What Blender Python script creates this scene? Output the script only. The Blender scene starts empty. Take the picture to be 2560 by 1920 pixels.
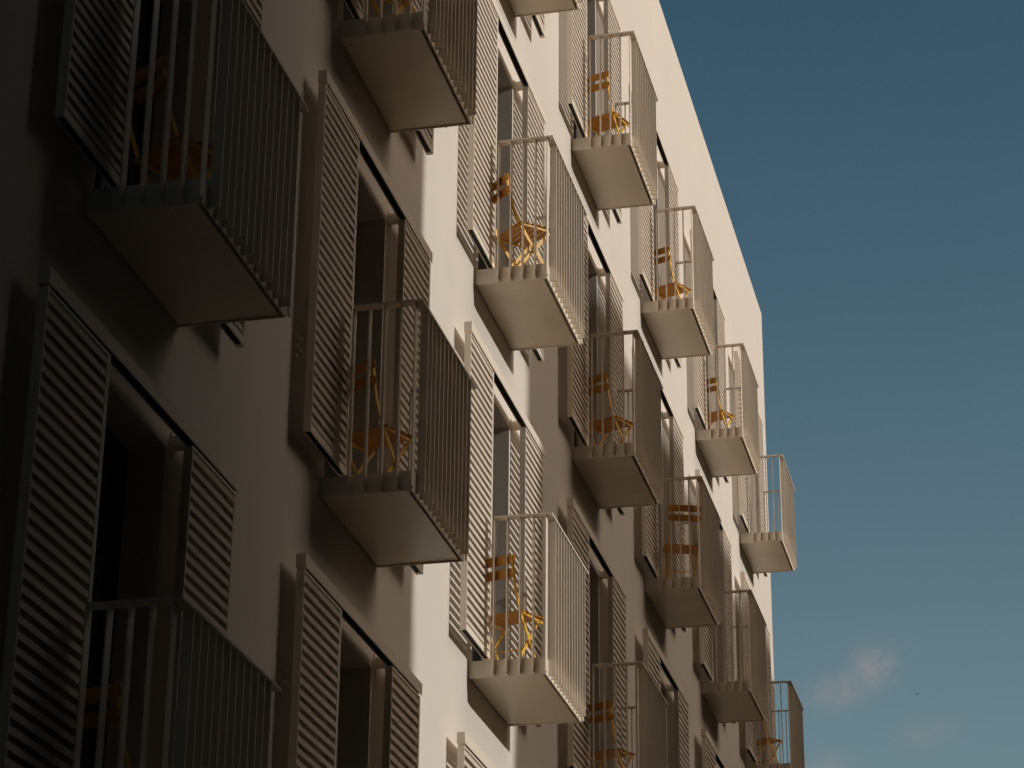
import bpy, math, random
from mathutils import Vector, Matrix
random.seed(7)
sc = bpy.context.scene
col = sc.collection
PI = math.pi

# ------------------------------------------------------------------ helpers
class MB:
    """collects faces; build() links them as ONE mesh object"""
    def __init__(s): s.v = []; s.f = []
    def quad(s, a, b, c, d):
        n = len(s.v); s.v += [tuple(a), tuple(b), tuple(c), tuple(d)]; s.f.append((n, n+1, n+2, n+3))
    def hexa(s, p):
        n = len(s.v); s.v += [tuple(q) for q in p]
        for q in ((0,3,2,1),(4,5,6,7),(0,1,5,4),(1,2,6,5),(2,3,7,6),(3,0,4,7)):
            s.f.append(tuple(n+i for i in q))
        return s
    def box(s, x0, x1, y0, y1, z0, z1):
        if x0 > x1: x0, x1 = x1, x0
        if y0 > y1: y0, y1 = y1, y0
        if z0 > z1: z0, z1 = z1, z0
        return s.hexa([(x0,y0,z0),(x1,y0,z0),(x1,y1,z0),(x0,y1,z0),(x0,y0,z1),(x1,y0,z1),(x1,y1,z1),(x0,y1,z1)])
    def prism(s, poly, axis, a, b):
        """extrude a 2-D polygon along axis ('x','y','z') from a to b"""
        def P(u, w, t):
            return {'x': (t,u,w), 'y': (u,t,w), 'z': (u,w,t)}[axis]
        n = len(s.v); k = len(poly)
        s.v += [P(u,w,a) for u,w in poly] + [P(u,w,b) for u,w in poly]
        s.f.append(tuple(n+i for i in range(k))[::-1]); s.f.append(tuple(n+k+i for i in range(k)))
        for i in range(k):
            j = (i+1) % k; s.f.append((n+i, n+j, n+k+j, n+k+i))
        return s
    def ribbon(s, pts, w, t, ydir=(0,1,0)):
        """flat bar swept along points lying in a plane of constant y: width w in the plane, thickness t along y"""
        Y = Vector(ydir); P = [Vector(p) for p in pts]; n = len(P); rings = []
        for i in range(n):
            d = (P[min(i+1,n-1)] - P[max(i-1,0)]).normalized(); q = d.cross(Y).normalized()
            rings.append([P[i]+q*w/2+Y*t/2, P[i]-q*w/2+Y*t/2, P[i]-q*w/2-Y*t/2, P[i]+q*w/2-Y*t/2])
        b = len(s.v)
        for r in rings: s.v += [tuple(v) for v in r]
        for i in range(n-1):
            for k in range(4):
                m = (k+1) % 4
                s.f.append((b+4*i+k, b+4*i+m, b+4*i+4+m, b+4*i+4+k))
        s.f.append((b+3,b+2,b+1,b)); e = b+4*(n-1); s.f.append((e,e+1,e+2,e+3))
        return s
    def tube(s, a, b, r, n=8):
        a, b = Vector(a), Vector(b); d = (b-a).normalized()
        u = d.orthogonal().normalized(); w = d.cross(u); k = len(s.v)
        for p in (a, b):
            for i in range(n):
                t = 2*PI*i/n; s.v.append(tuple(p + r*(math.cos(t)*u + math.sin(t)*w)))
        for i in range(n):
            j = (i+1) % n; s.f.append((k+i, k+j, k+n+j, k+n+i))
        s.f.append(tuple(k+i for i in range(n))[::-1]); s.f.append(tuple(k+n+i for i in range(n)))
        return s
    def mesh(s, name, mat, smooth=False):
        m = bpy.data.meshes.new(name); m.from_pydata(s.v, [], s.f); m.update()
        import bmesh
        b = bmesh.new(); b.from_mesh(m); bmesh.ops.recalc_face_normals(b, faces=b.faces); b.to_mesh(m); b.free()
        if smooth:
            for p in m.polygons: p.use_smooth = True
        m.materials.append(mat); return m
    def build(s, name, mat, parent=None, smooth=False):
        return link(name, s.mesh(name, mat, smooth), parent)

def link(name, mesh, parent=None, loc=(0,0,0)):
    o = bpy.data.objects.new(name, mesh); col.objects.link(o); o.location = loc
    if parent: o.parent = parent
    return o
def tag(o, label=None, cat=None, group=None, kind=None):
    for k, v in (('label',label),('category',cat),('group',group),('kind',kind)):
        if v: o[k] = v
    return o
def empty(name, loc=(0,0,0), rz=0):
    o = bpy.data.objects.new(name, None); o.empty_display_size = .2; col.objects.link(o)
    o.location = loc; o.rotation_euler = (0,0,rz); return o
def copy_tree(o, parent=None):
    c = o.copy(); col.objects.link(c); c.parent = parent
    for ch in list(o.children): copy_tree(ch, c)
    return c

# ------------------------------------------------------------------ materials
def mat(name, color, rough=.6, metal=0, spec=.4, var=.06, scale=3.0, bump=0.0, bscale=120, stretch=(1,1,1), dirt=None):
    m = bpy.data.materials.new(name); m.use_nodes = True
    nt = m.node_tree; N = nt.nodes; L = nt.links
    b = N['Principled BSDF']
    b.inputs['Roughness'].default_value = rough; b.inputs['Metallic'].default_value = metal
    b.inputs['Specular IOR Level'].default_value = spec
    tc = N.new('ShaderNodeTexCoord'); mp = N.new('ShaderNodeMapping'); mp.inputs['Scale'].default_value = stretch
    geo = N.new('ShaderNodeNewGeometry'); L.new(geo.outputs['Position'], mp.inputs['Vector'])
    nz = N.new('ShaderNodeTexNoise'); nz.inputs['Scale'].default_value = scale; nz.inputs['Detail'].default_value = 8
    nz.inputs['Roughness'].default_value = .65
    L.new(mp.outputs['Vector'], nz.inputs['Vector'])
    rp = N.new('ShaderNodeMapRange'); rp.inputs[1].default_value = .25; rp.inputs[2].default_value = .75
    rp.inputs[3].default_value = 1-var; rp.inputs[4].default_value = 1+var
    L.new(nz.outputs['Fac'], rp.inputs[0])
    mx = N.new('ShaderNodeMix'); mx.data_type = 'RGBA'; mx.blend_type = 'MULTIPLY'; mx.inputs[0].default_value = 1
    mx.inputs[6].default_value = (*color, 1); L.new(rp.outputs[0], mx.inputs[7])
    out = mx.outputs[2]
    if dirt:
        nd = N.new('ShaderNodeTexNoise'); nd.inputs['Scale'].default_value = dirt[0]; nd.inputs['Detail'].default_value = 10
        mp2 = N.new('ShaderNodeMapping'); mp2.inputs['Scale'].default_value = dirt[3]
        L.new(geo.outputs['Position'], mp2.inputs['Vector']); L.new(mp2.outputs['Vector'], nd.inputs['Vector'])
        r2 = N.new('ShaderNodeMapRange'); r2.inputs[1].default_value = .5; r2.inputs[2].default_value = .8
        r2.inputs[3].default_value = 0; r2.inputs[4].default_value = dirt[1]
        L.new(nd.outputs['Fac'], r2.inputs[0])
        m2 = N.new('ShaderNodeMix'); m2.data_type = 'RGBA'; L.new(r2.outputs[0], m2.inputs[0])
        L.new(out, m2.inputs[6]); m2.inputs[7].default_value = (*dirt[2], 1); out = m2.outputs[2]
    L.new(out, b.inputs['Base Color'])
    if bump:
        nb = N.new('ShaderNodeTexNoise'); nb.inputs['Scale'].default_value = bscale; nb.inputs['Detail'].default_value = 5
        L.new(geo.outputs['Position'], nb.inputs['Vector'])
        bp = N.new('ShaderNodeBump'); bp.inputs['Strength'].default_value = bump; bp.inputs['Distance'].default_value = .01
        L.new(nb.outputs['Fac'], bp.inputs['Height']); L.new(bp.outputs['Normal'], b.inputs['Normal'])
    return m

PLASTER = mat('white_plaster', (.70,.65,.585), rough=.92, spec=.12, var=.035, scale=1.1, bump=.10, bscale=55,
              dirt=(1.0, .06, (.45,.39,.33), (2.0,2.0,.8)))
METAL = mat('beige_painted_metal', (.88,.79,.665), rough=.42, spec=.4, var=.04, scale=4,
            dirt=(2.2, .12, (.40,.33,.26), (2,2,.5)))
LOUVRE = mat('beige_painted_louvres', (.72,.64,.55), rough=.5, spec=.3, var=.05, scale=5,
             dirt=(2.2, .12, (.40,.33,.26), (2,2,.5)))
SOFFIT = mat('beige_soffit_panel', (.88,.75,.57), rough=.34, spec=.4, var=.05, scale=2.5,
             dirt=(3.0, .16, (.36,.30,.24), (1,1,1)))
CHANNEL_SHADE = mat('channel_shade', (.03,.028,.026), rough=.7, spec=.2)  # near-black colour standing for the shade inside the open channels
GLASS = mat('dark_window_glass', (.012,.016,.016), rough=.06, spec=.5, var=.02)
FRAME = mat('dark_window_frame', (.06,.056,.05), rough=.5, spec=.3)
YELLOW = mat('ochre_yellow_paint', (.82,.49,.06), rough=.42, spec=.4, var=.08, scale=9, dirt=(14, .2, (.50,.24,.03), (1,1,1)))
SLAT = mat('ochre_brown_slat_paint', (.56,.25,.034), rough=.45, spec=.35, var=.10, scale=9, dirt=(14, .25, (.33,.14,.02), (1,1,1)))
ROOFM = mat('roof_gravel', (.30,.28,.26), rough=.95, spec=.1, var=.2, scale=30)
ASPHALT = mat('asphalt', (.055,.052,.05), rough=.9, spec=.2, var=.25, scale=8, bump=.3, bscale=90)
PAVING = mat('pavement_stone', (.13,.12,.105), rough=.85, spec=.2, var=.15, scale=4)
OPPO = mat('brown_render', (.13,.10,.08), rough=.9, spec=.1, var=.1, scale=1.5)
DARKB = mat('dark_blocker', (.08,.066,.055), rough=.9, spec=.1, var=.1, scale=1.5)  # for the added sky blockers only
BIRDM = mat('dark_feathers', (.03,.035,.04), rough=.7)

# ------------------------------------------------------------------ measures of the facade
S = 3.488                                       # bay width along the facade
ZR = {1: 6.0225, 2: 3.0, 3: 0.0, 4: -2.974}     # underside of the balconies of each storey
GROUND = -6.72
ROOF = 10.70
XL, XE, DEPTH = -14.0, 24.02, 11.0
W, D, TH = 1.19, .5436, .123                    # balcony tray
RT = 1.15                                       # top of the handrail
PX0, PX1, QX0, QX1 = -.563, .131, 1.172, 1.811  # near and far shutter
SZ0, SZ1 = .165, 2.345
YF, YB = -.122, -.077                           # shutter front and back
OX0, OX1, OZ0, OZ1, OY = .08, 1.14, .10, 2.335, .215
bays = [(c, r) for r, cs in ((1, 'bcdefg'), (2, 'abcdefg'), (3, 'abcdefg'), (4, 'abcd')) for c in ('abcdefg'.index(k) for k in cs)]

bld = empty('apartment_building', (0,0,0))
tag(bld, 'white apartment building with rows of railed balconies and sliding louvred shutters', 'building')

# wall: one sheet with openings and their reveals, side walls and back
wb = MB()
xs = sorted({XL, XE} | {c*S+o for c in range(7) for o in (OX0, OX1)})
zs = sorted({GROUND, ROOF} | {ZR[r]+o for r in ZR for o in (OZ0, OZ1)})
holes = {(round(c*S+OX0, 4), round(ZR[r]+OZ0, 4)) for c, r in bays}
for i in range(len(xs)-1):
    for j in range(len(zs)-1):
        a, b, lo, hi = xs[i], xs[i+1], zs[j], zs[j+1]
        if (round(a,4), round(lo,4)) in holes:
            wb.quad((a,0,lo),(a,OY+.06,lo),(a,OY+.06,hi),(a,0,hi)); wb.quad((b,0,lo),(b,0,hi),(b,OY+.06,hi),(b,OY+.06,lo))
            wb.quad((a,0,hi),(a,OY+.06,hi),(b,OY+.06,hi),(b,0,hi)); wb.quad((a,0,lo),(b,0,lo),(b,OY+.06,lo),(a,OY+.06,lo))
        else:
            wb.quad((a,0,lo),(b,0,lo),(b,0,hi),(a,0,hi))
wb.quad((XE,0,GROUND),(XE,DEPTH,GROUND),(XE,DEPTH,ROOF),(XE,0,ROOF))
wb.quad((XL,0,GROUND),(XL,0,ROOF),(XL,DEPTH,ROOF),(XL,DEPTH,GROUND))
wb.quad((XL,DEPTH,GROUND),(XL,DEPTH,ROOF),(XE,DEPTH,ROOF),(XE,DEPTH,GROUND))
# parapet thickness round the roof
wb.quad((XL,0,ROOF),(XE,0,ROOF),(XE,.25,ROOF),(XL,.25,ROOF)); wb.quad((XL,.25,ROOF),(XE,.25,ROOF),(XE,.25,ROOF-.5),(XL,.25,ROOF-.5))
wm = bpy.data.meshes.new('wall'); wm.from_pydata(wb.v, [], wb.f); wm.update(); wm.materials.append(PLASTER)
link('wall', wm, bld)
MB().box(XL+.02, XE-.02, .27, DEPTH-.02, ROOF-.8, ROOF-.5).build('roof', ROOFM, bld)

# window: frame (part) with its two panes (sub-parts)
wf = MB(); x0, x1, z0, z1 = OX0+.002, OX1-.002, OZ0+.002, OZ1-.002; xm = (x0+x1)/2; yw = OY
for a, b, c, d in ((x0,x0+.05,z0,z1),(x1-.05,x1,z0,z1),(xm-.045,xm+.045,z0+.06,z1-.05),(x0+.05,x1-.05,z1-.05,z1),(x0+.05,x1-.05,z0,z0+.06)):
    wf.box(a, b, yw-.03, yw+.04, c, d)
FRAME_M = wf.mesh('window', FRAME)
PANES = [MB().box(x0+.052, xm-.047, yw, yw+.02, z0+.062, z1-.052).mesh('pane', GLASS),
         MB().box(xm+.047, x1-.052, yw, yw+.02, z0+.062, z1-.052).mesh('pane', GLASS)]

# balcony: folded tray (part) with fins and handrail (sub-parts)
tb = MB(); t = .008
tb.box(0, W, -D, -D+t, 0, TH)                                  # front fascia
tb.box(0, t, -D+t, -.003, 0, TH); tb.box(W-t, W, -D+t, -.003, 0, TH)
tb.box(t, W-t, -D+t, -.003, TH-.045, TH-.03)                   # deck
TRAY = tb.mesh('balcony', METAL)
SOFF = MB().box(t+.002, W-t-.002, -D+t+.024, -.006, .010, .026).mesh('soffit', SOFFIT)
rb = MB(); rt0 = RT-.012
rb.box(-.066, W+.034, -.598, -.540, rt0, RT)                   # front length
rb.box(-.066, -.004, -.540, -.182, rt0, RT); rb.box(W-.004, W+.034, -.540, -.182, rt0, RT)
RAIL = rb.mesh('handrail', METAL)
FIN_F = MB().box(-.005, .005, -.594, -D-.0015, .012, rt0-.001).mesh('railing_fin', METAL)
FIN_S = MB().box(-.062, -.0015, -.003, .003, .012, rt0-.001).mesh('railing_fin', METAL)
FIN_T = MB().box(.0015, .031, -.004, .004, .012, rt0-.001).mesh('railing_fin', METAL)
FX = [.083 + k*.0922 for k in range(12)]
FY = [-.182, -.275, -.367, -.460, -.551]

# shutter: frame (part) with its louvres (sub-part)
def shutter_meshes(x0, x1):
    f = MB(); sn, st = .010, .034
    f.box(x0, x0+sn, YF, YB, SZ0, SZ1)
    f.box(x1-st, x1-.018, YF, YB, SZ0, SZ1); f.box(x1-.015, x1, YF, YB, SZ0, SZ1); f.box(x1-.018, x1-.015, YF+.005, YB, SZ0, SZ1)
    f.box(x0+sn, x1-st, YF, YB, SZ1-.012, SZ1)
    # bottom rail: an upside-down channel, open below
    f.box(x0+sn, x1-st, YF, YF+.006, SZ0, SZ0+.045); f.box(x0+sn, x1-st, YB-.006, YB, SZ0, SZ0+.045)
    f.box(x0+sn, x1-st, YF+.006, YB-.006, SZ0+.035, SZ0+.045)
    s = MB(); n = 34; zz0 = SZ0+.045; p = (SZ1-.012-zz0)/n
    for k in range(n):
        z = zz0 + (k+.5)*p
        a_, b_ = x0+sn+.0005, x1-st-.0005                           # roll-formed slat, hollow and open below
        s.box(a_, b_, YF+.002, YF+.004, z-.0152, z+.0152); s.box(a_, b_, YB-.004, YB-.002, z-.0152, z+.0152)
        s.box(a_, b_, YF+.004, YB-.004, z+.0132, z+.0152)
    g = MB().box(x0+sn+.004, x1-st-.004, YF+.0075, YB-.0075, SZ0+.004, SZ0+.034)  # solid fill, its dark colour paints the shade in the rail's hollow
    return f.mesh('shutter', METAL), s.mesh('louvres', LOUVRE), g.mesh('bottom_channel_shade', CHANNEL_SHADE)
SH_N, SH_F = shutter_meshes(PX0, PX1), shutter_meshes(QX0, QX1)
kb = MB(); TX0, TX1, TZ0, TZ1 = -.568, 1.84, 2.36, 2.432
kb.box(TX0+.05, TX1, -.126, -.120, TZ0, TZ1); kb.box(TX0+.05, TX1, -.079, -.073, TZ0, TZ1); kb.box(TX0+.05, TX1, -.120, -.079, TZ1-.008, TZ1)
kb.box(TX0, TX0+.05, -.127, -.072, TZ0, TZ1+.001)
TRACK = kb.mesh('shutter_track', METAL)
INSIDE = MB().box(TX0+.06, TX1-.02, -.118, -.081, TZ0+.006, TZ1-.01).mesh('track_channel_shade', CHANNEL_SHADE)  # dark fill that paints the shade inside the hollow track
kk = MB(); kk.box(-.028, .028, -.0725, -.010, 2.352, 2.408); kk.box(-.036, .036, -.010, -.002, 2.338, 2.424)
BRACK = kk.mesh('bracket', METAL)

for c, r in bays:
    X, Z = c*S, ZR[r]
    w = link('window', FRAME_M, bld, (X,0,Z))
    for p in PANES: link('pane', p, w)
    b = link('balcony', TRAY, bld, (X,0,Z))
    link('soffit', SOFF, b); link('handrail', RAIL, b)
    for fx in FX: link('railing_fin', FIN_F, b, (fx,0,0))
    for fy in FY: link('railing_fin', FIN_S, b, (0,fy,0)); link('railing_fin', FIN_T, b, (W,fy,0))
    for q, (fm, lm, gm) in enumerate((SH_N, SH_F)):
        s = link('shutter', fm, bld, (X + (0, 0)[q], 0, Z)); link('louvres', lm, s); link('bottom_channel_shade', gm, s)
    k = link('shutter_track', TRACK, bld, (X,0,Z)); link('track_channel_shade', INSIDE, k)
    for bx in (.02, 1.215): link('bracket', BRACK, k, (bx,0,0))

# ------------------------------------------------------------------ folding chairs
def slat(mb, x, z, w, th, half, tilt=0, bow=0):
    """a slat running along y with rounded ends, width w along x (tilted), thickness th"""
    ca, sa = math.cos(tilt), math.sin(tilt); out = []
    for k in range(7): a = -PI/2 + PI*k/6; out.append((math.sin(a)*w/2, half - w/2 + math.cos(a)*w/2))
    for k in range(7): a = PI/2 + PI*k/6; out.append((math.sin(a)*w/2, -half + w/2 + math.cos(a)*w/2))
    n = len(mb.v); m = len(out)
    for s in (-th/2, th/2):
        for u, v in out:
            q = s - bow*(1-(v/half)**2)
            mb.v.append((x + u*ca - q*sa, v, z + u*sa + q*ca))
    mb.f.append(tuple(n+i for i in range(m))[::-1]); mb.f.append(tuple(n+m+i for i in range(m)))
    for i in range(m): j = (i+1) % m; mb.f.append((n+i, n+j, n+m+j, n+m+i))
def make_chair():
    root = empty('folding_chair')
    s = MB(); SHh, TLT, HD, HW = .400, .012, .135, .168
    for k in range(6):
        u = (k-2.5)/2.5; slat(s, HD*u, SHh+TLT*u, .037, .008, HW+.012)
    s.build('seat', SLAT, root)
    b = MB()
    slat(b, -.256, .738, .066, .010, HW, tilt=PI/2+.08, bow=.015); slat(b, -.244, .640, .066, .010, HW, tilt=PI/2+.08, bow=.015)
    b.build('backrest', SLAT, root)
    for sy in (-1, 1):
        MB().ribbon([(-.254,sy*.145,.765),(-.240,sy*.145,.655),(-.205,sy*.145,.52),(-.150,sy*.145,.40),(-.06,sy*.145,.275),(.15,sy*.145,.0)], .024, .009).build('long_leg', YELLOW, root)
        MB().ribbon([(.135,sy*.128,.392),(.10,sy*.128,.345),(-.16,sy*.128,.0)], .024, .009).build('short_leg', YELLOW, root)
        MB().box(-.145,.145,sy*.160-.004,sy*.160+.004,.374,.388).build('seat_rail', YELLOW, root)
    st = MB().tube((-.04,-.124,.150),(-.04,.124,.150),.006).tube((.115,-.141,.05),(.115,.141,.05),.006)
    st.build('stretcher', YELLOW, root, True)
    return root
chair0 = None
def place_chair(c, r, x, y, deg, label, s=1.0):
    global chair0
    if chair0 is None: o = chair0 = make_chair()
    else: o = copy_tree(chair0)
    o.location = ('abcdefg'.index(c)*S + x, y, ZR[r] + TH-.03); o.rotation_euler = (0,0,math.radians(deg)); o.scale = (s,s,s)
    tag(o, label, 'chair', 'yellow folding chairs on the balconies')
place_chair('c',3, .232,-.25,-17, 'yellow slatted folding chair on the sunlit balcony with shaded balconies on both sides')
place_chair('c',2, .213,-.324,-44, 'yellow slatted folding chair seen from below on the largest sunlit balcony, legs crossed')
place_chair('d',1, .406,-.241,-17, 'yellow slatted folding chair on the highest sunlit balcony whose whole railing shows')
place_chair('e',1, .533,-.221,-23, 'yellow slatted folding chair on the second sunlit balcony down along the roof edge')
place_chair('f',1, .493,-.175,-21, 'smallest sunlit yellow folding chair, on the third balcony down along the roof edge')
place_chair('d',2, .436,-.247,-24, 'shaded dark folding chair on the balcony just below and right of the largest sunlit one')
place_chair('e',2, .21,-.33,19, 'shaded folding chair seen straight from behind, its two back slats across the railing')
place_chair('b',3, .36,-.226,-21, 'shaded folding chair on the big dark balcony left of the centre')
place_chair('a',3, .44,-.265,-32, 'almost black folding chair on the huge shaded balcony at the upper left')
place_chair('b',2, .25,-.30,-44, 'folding chair cut off by the top edge of the photo above the dark balcony underside')
place_chair('d',3, .33,-.24,-16, 'shaded folding chair behind the bars of the balcony at the bottom edge near the centre')
place_chair('g',2, .31,-.20,-29, 'tiny shaded folding chair on the lowest balcony beside the sky')
place_chair('a',4, .40,-.25,-24, 'barely visible folding chair in the darkness of the bottom left balcony')

# ------------------------------------------------------------------ street, the buildings across it (they cast the shade) and added sky blockers
g = MB(); g.quad((-400,-400,GROUND-.15),(400,-400,GROUND-.15),(400,400,GROUND-.15),(-400,400,GROUND-.15)); tag(g.build('ground', ASPHALT), kind='structure')
tag(MB().box(-60, 60, -2.6, -.002, GROUND-.146, GROUND).build('pavement', PAVING), kind='structure')

SUN_EL = math.radians(18.2); SX = .08; TE = math.tan(SUN_EL)
YO = -26.0
def sh(xs_, zs_):          # where, at y = YO, something must stand to shade the facade point (xs_, zs_)
    return (xs_ + SX*YO, zs_ - TE*YO)
def shear(mb):             # side walls run parallel to the sun, oblique to the street
    mb.v = [(x + SX*(y-YO), y, z) for x, y, z in mb.v]; return mb
def facade_windows(mb_parent, x0, x1, z0, z1, y, m):
    """grid of window boxes set into the street front of a building"""
    n = 0
    z = z0
    while z + 1.6 < z1:
        x = x0
        while x + 1.2 < x1:
            fr = MB()
            fr.box(x, x+.06, y+.002, y+.05, z, z+1.6); fr.box(x+1.04, x+1.1, y+.002, y+.05, z, z+1.6)
            fr.box(x+.06, x+1.04, y+.002, y+.05, z, z+.06); fr.box(x+.06, x+1.04, y+.002, y+.05, z+1.54, z+1.6)
            f = fr.build('window', FRAME, mb_parent)
            MB().box(x+.062, x+1.038, y+.002, y+.02, z+.062, z+1.538).build('pane', GLASS, f)
            x += 3.0; n += 1
        z += 3.1
    return n
opr = empty('long_building', (20,YO,GROUND)); tag(opr, 'long brown rendered building across the street with a level roof', 'building')
a, b_, c_ = sh(8.74, 5.1), sh(8.74, 2.8), sh(8.38, -.1)
low = (c_[0]-.9, GROUND)
shear(MB().prism([low, (64, GROUND), (64, a[1]), a, b_, c_], 'y', YO-12, YO)).build('wall', OPPO, opr)
opl = empty('corner_tower', (-5,YO,GROUND)); tag(opl, 'tall brown rendered building across the street beside the narrow gap', 'building')
d, e_, f_ = sh(5.2, 22), sh(5.2, 3.0), sh(5.54, -.2)
shear(MB().prism([(-30, GROUND), (f_[0]+.9, GROUND), f_, e_, d, (-30, d[1])], 'y', YO-12, YO)).build('wall', OPPO, opl)
near = empty('sky_blocker_near', (-20,-7,GROUND)); tag(near, 'unseen dark block added to keep sky light off the left of the facade', 'building')  # unseen block and end wing, added to darken the left and cut blue skylight
MB().prism([(-34,-1), (-30,-1), (-30,-7), (4.0,-7), (4.0,-19), (-34,-19)], 'z', GROUND, 32).build('wall', DARKB, near)
far = empty('sky_blocker_far', (37,-9,GROUND)); tag(far, 'unseen dark tower added past the far end of the facade to block sky light', 'building')  # unseen tower, added to hold back bluish sky light from the right
MB().box(37, 70, -44, -9, GROUND, 30).build('wall', DARKB, far)
for root_ in (opr, opl, near, far):
    for ch in root_.children:
        ch.matrix_parent_inverse = Matrix.Translation(root_.location).inverted()

# ------------------------------------------------------------------ camera
cam = bpy.data.cameras.new('camera'); co = bpy.data.objects.new('camera', cam); col.objects.link(co)
yaw, pit, rol, f = 2.31413800e-01, 4.16197865e-01, -9.20556021e-03, 6295.4
F = Vector((math.cos(pit)*math.cos(yaw), math.cos(pit)*math.sin(yaw), math.sin(pit)))
Rt = F.cross(Vector((0,0,1))).normalized(); Dn = F.cross(Rt)
cs, sn = math.cos(rol), math.sin(rol)
R2 = cs*Rt + sn*Dn; D2 = -sn*Rt + cs*Dn
M = Matrix((( R2.x, -D2.x, -F.x), (R2.y, -D2.y, -F.y), (R2.z, -D2.z, -F.z))).to_4x4()
M.translation = Vector((-9.1073, -4.0772, -5.1233)); co.matrix_world = M
cam.sensor_width = 36; cam.lens = 36*f/2560; cam.clip_start = .1; cam.clip_end = 2000
sc.camera = co

# ------------------------------------------------------------------ light
sl = bpy.data.lights.new('sun', 'SUN'); so = bpy.data.objects.new('sun', sl); col.objects.link(so)
v = Vector((SX, 1, -TE)).normalized()
so.rotation_euler = v.to_track_quat('-Z', 'Y').to_euler(); so.location = (0,-30,30)
sl.energy = 2.08; sl.angle = math.radians(.5); sl.color = (1,.955,.90)
wd = bpy.data.worlds.new('World'); sc.world = wd; wd.use_nodes = True
nt = wd.node_tree; N = nt.nodes; L = nt.links
bg = N['Background']; bg.inputs['Strength'].default_value = .07
sky = N.new('ShaderNodeTexSky'); sky.sky_type = 'NISHITA'; sky.sun_disc = False
sky.sun_elevation = SUN_EL; sky.sun_rotation = PI; sky.air_density = 1.0; sky.dust_density = 1.5; sky.ozone_density = 1.0
tc = N.new('ShaderNodeTexCoord')
def vmul(a, rgb):
    m = N.new('ShaderNodeMix'); m.data_type = 'RGBA'; m.blend_type = 'MULTIPLY'; m.inputs[0].default_value = 1
    L.new(a, m.inputs[6]); m.inputs[7].default_value = (*rgb, 1); return m.outputs[2]
def math_(op, a, b=None):
    m = N.new('ShaderNodeMath'); m.operation = op
    for i, q in enumerate((a, b)):
        if q is None: continue
        if isinstance(q, (int, float)): m.inputs[i].default_value = q
        else: L.new(q, m.inputs[i])
    return m.outputs[0]
def scaled(fac, rgb):
    m = N.new('ShaderNodeVectorMath'); m.operation = 'SCALE'; m.inputs[0].default_value = rgb; L.new(fac, m.inputs['Scale']); return m.outputs[0]
def add(a, b):
    m = N.new('ShaderNodeVectorMath'); m.operation = 'ADD'; L.new(a, m.inputs[0]); L.new(b, m.inputs[1]); return m.outputs[0]
SKYG = 1.0
sep = N.new('ShaderNodeSeparateXYZ'); L.new(tc.outputs['Generated'], sep.inputs[0])
# cool away from the sun, warm on the sun's side
wr = N.new('ShaderNodeMapRange'); wr.inputs[1].default_value = .0; wr.inputs[2].default_value = -.7; L.new(sep.outputs[1], wr.inputs[0])
tint = N.new('ShaderNodeMix'); tint.data_type = 'RGBA'; L.new(wr.outputs[0], tint.inputs[0])
tint.inputs[6].default_value = (.324, .742, .766, 1); tint.inputs[7].default_value = (.60, .47, .33, 1)
bm = N.new('ShaderNodeMix'); bm.data_type = 'RGBA'; bm.blend_type = 'MULTIPLY'; bm.inputs[0].default_value = 1
L.new(sky.outputs['Color'], bm.inputs[6]); L.new(tint.outputs[2], bm.inputs[7]); base = bm.outputs[2]
hz = math_('POWER', math_('DIVIDE', math_('SUBTRACT', 1, math_('MAXIMUM', sep.outputs[2], 0.0)), .74), 4.0)
hz = math_('MINIMUM', hz, 1.3)
haze = scaled(hz, (1.57, 1.44, 1.16))
# bright hazy aureole of the sky round and above the sun
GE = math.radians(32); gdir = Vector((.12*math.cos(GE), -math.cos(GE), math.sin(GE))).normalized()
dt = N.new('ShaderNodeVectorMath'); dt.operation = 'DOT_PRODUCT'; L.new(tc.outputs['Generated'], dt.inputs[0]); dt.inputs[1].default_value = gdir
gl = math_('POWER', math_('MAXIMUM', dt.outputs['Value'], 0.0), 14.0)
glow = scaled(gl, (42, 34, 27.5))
# a small warm wisp of cloud, and a fainter one, low in the sky beside the building
def ray(px, py):
    q = R2*((px-1280)/f) + D2*((py-960)/f) + F; return q.normalized()
def dotv(vec):
    m = N.new('ShaderNodeVectorMath'); m.operation = 'DOT_PRODUCT'; L.new(tc.outputs['Generated'], m.inputs[0]); m.inputs[1].default_value = vec; return m.outputs['Value']
nz = N.new('ShaderNodeTexNoise'); nz.inputs['Scale'].default_value = 75; nz.inputs['Detail'].default_value = 9; nz.inputs['Roughness'].default_value = .6
nz.inputs['Distortion'].default_value = .6
L.new(tc.outputs['Generated'], nz.inputs['Vector'])
def wisp(a, b, width, gain):
    A, B = ray(*a), ray(*b); c = (A+B).normalized(); u = (B-A); hl = u.length/2; u.normalize(); w = c.cross(u).normalized()
    e = math_('ADD', math_('POWER', math_('ABSOLUTE', math_('DIVIDE', dotv(u), hl)), 2.0), math_('POWER', math_('ABSOLUTE', math_('DIVIDE', dotv(w), width)), 2.0))
    env = math_('POWER', 2.718, math_('MULTIPLY', e, -1.0))
    front = math_('GREATER_THAN', dotv(c), 0.5)
    k = math_('MULTIPLY', env, math_('MAXIMUM', math_('MULTIPLY', math_('SUBTRACT', nz.outputs['Fac'], .28), 3.2), 0.0))
    return math_('MINIMUM', math_('MULTIPLY', math_('MULTIPLY', k, front), gain), .9)
cl = math_('MAXIMUM', math_('MAXIMUM', wisp((2030,1752), (2190,1680), .0065, 1.1), wisp((2120,1700), (2235,1640), .0075, 1.2)), math_('MAXIMUM', wisp((2250,1850), (2390,1815), .006, .35), wisp((2000,1930), (2120,1905), .006, .5)))
skyc = add(add(base, haze), glow)
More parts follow.
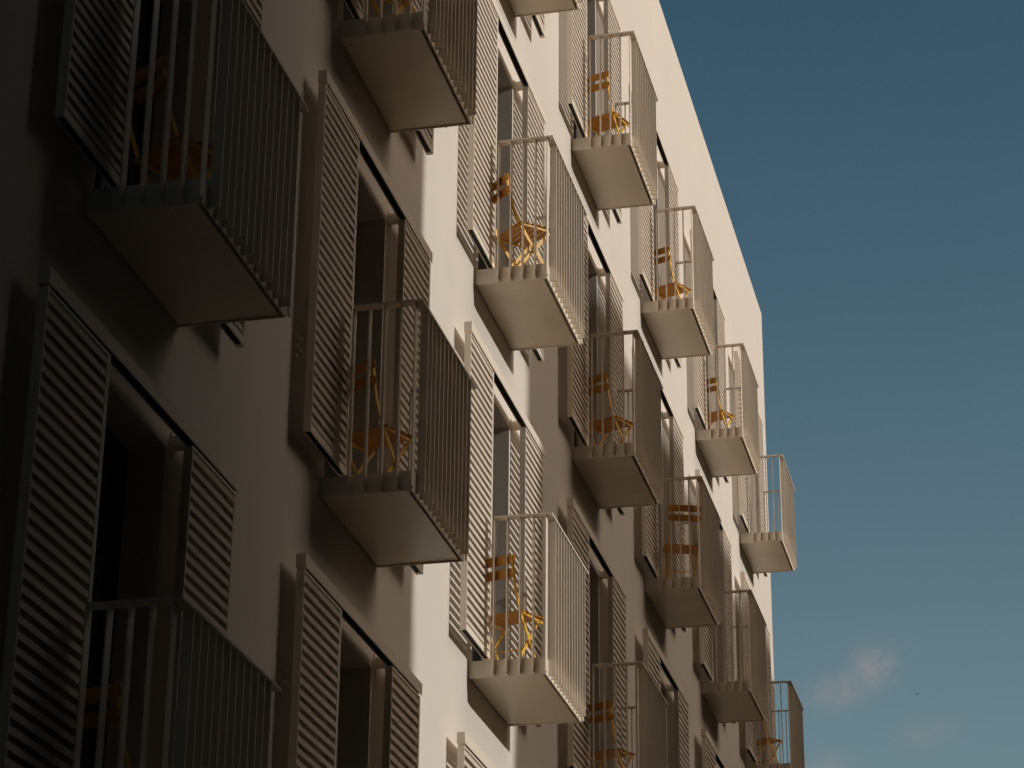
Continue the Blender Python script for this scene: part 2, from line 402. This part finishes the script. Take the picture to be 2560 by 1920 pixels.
mott = N.new('ShaderNodeTexNoise'); mott.inputs['Scale'].default_value = 9; mott.inputs['Detail'].default_value = 6; L.new(tc.outputs['Generated'], mott.inputs['Vector'])
mk = math_('ADD', math_('MULTIPLY', mott.outputs['Fac'], .10), .95)
ms = N.new('ShaderNodeVectorMath'); ms.operation = 'SCALE'; L.new(skyc, ms.inputs[0]); L.new(mk, ms.inputs['Scale'])
cm = N.new('ShaderNodeMix'); cm.data_type = 'RGBA'; L.new(cl, cm.inputs[0]); L.new(ms.outputs[0], cm.inputs[6]); cm.inputs[7].default_value = (3.55, 3.55, 3.7, 1)
L.new(cm.outputs[2], bg.inputs['Color'])

# a bird far off
bp_ = co.matrix_world.translation + ray(2292, 1735)*300
bb = MB()
def ring(x, r): return [(x, r*math.cos(2*PI*i/8), r*.8*math.sin(2*PI*i/8)) for i in range(8)]
rs = [ring(-.20,.004), ring(-.12,.02), ring(-.02,.042), ring(.07,.038), ring(.12,.022), ring(.15,.024), ring(.185,.004)]
for r_ in rs: bb.v += r_
for i in range(len(rs)-1):
    for k in range(8): m_ = (k+1) % 8; bb.f.append((8*i+k, 8*i+m_, 8*i+8+m_, 8*i+8+k))
bb.f.append(tuple(range(8))[::-1]); bb.f.append(tuple(8*(len(rs)-1)+i for i in range(8)))
for sd in (-1, 1):
    bb.hexa([(-.05,sd*.02,-.002),(.05,sd*.02,-.002),(.06,sd*.16,.055),(-.02,sd*.16,.055),(-.05,sd*.02,.006),(.05,sd*.02,.006),(.06,sd*.16,.061),(-.02,sd*.16,.061)])
    bb.hexa([(-.02,sd*.16,.055),(.06,sd*.16,.055),(-.01,sd*.32,.03),(-.04,sd*.31,.03),(-.02,sd*.16,.061),(.06,sd*.16,.061),(-.01,sd*.32,.034),(-.04,sd*.31,.034)])
bird = bb.build('bird', BIRDM, None, True); bird.location = bp_; bird.rotation_euler = (0, 0, 2.2)
tag(bird, 'tiny dark bird alone in the sky right of the small cloud', 'bird')


sc.render.engine = 'CYCLES'
sc.view_settings.view_transform = 'Standard'; sc.view_settings.look = 'None'
sc.view_settings.exposure = 0; sc.view_settings.gamma = 1
sc.cycles.max_bounces = 8; sc.cycles.diffuse_bounces = 5
sc.cycles.use_denoising = True
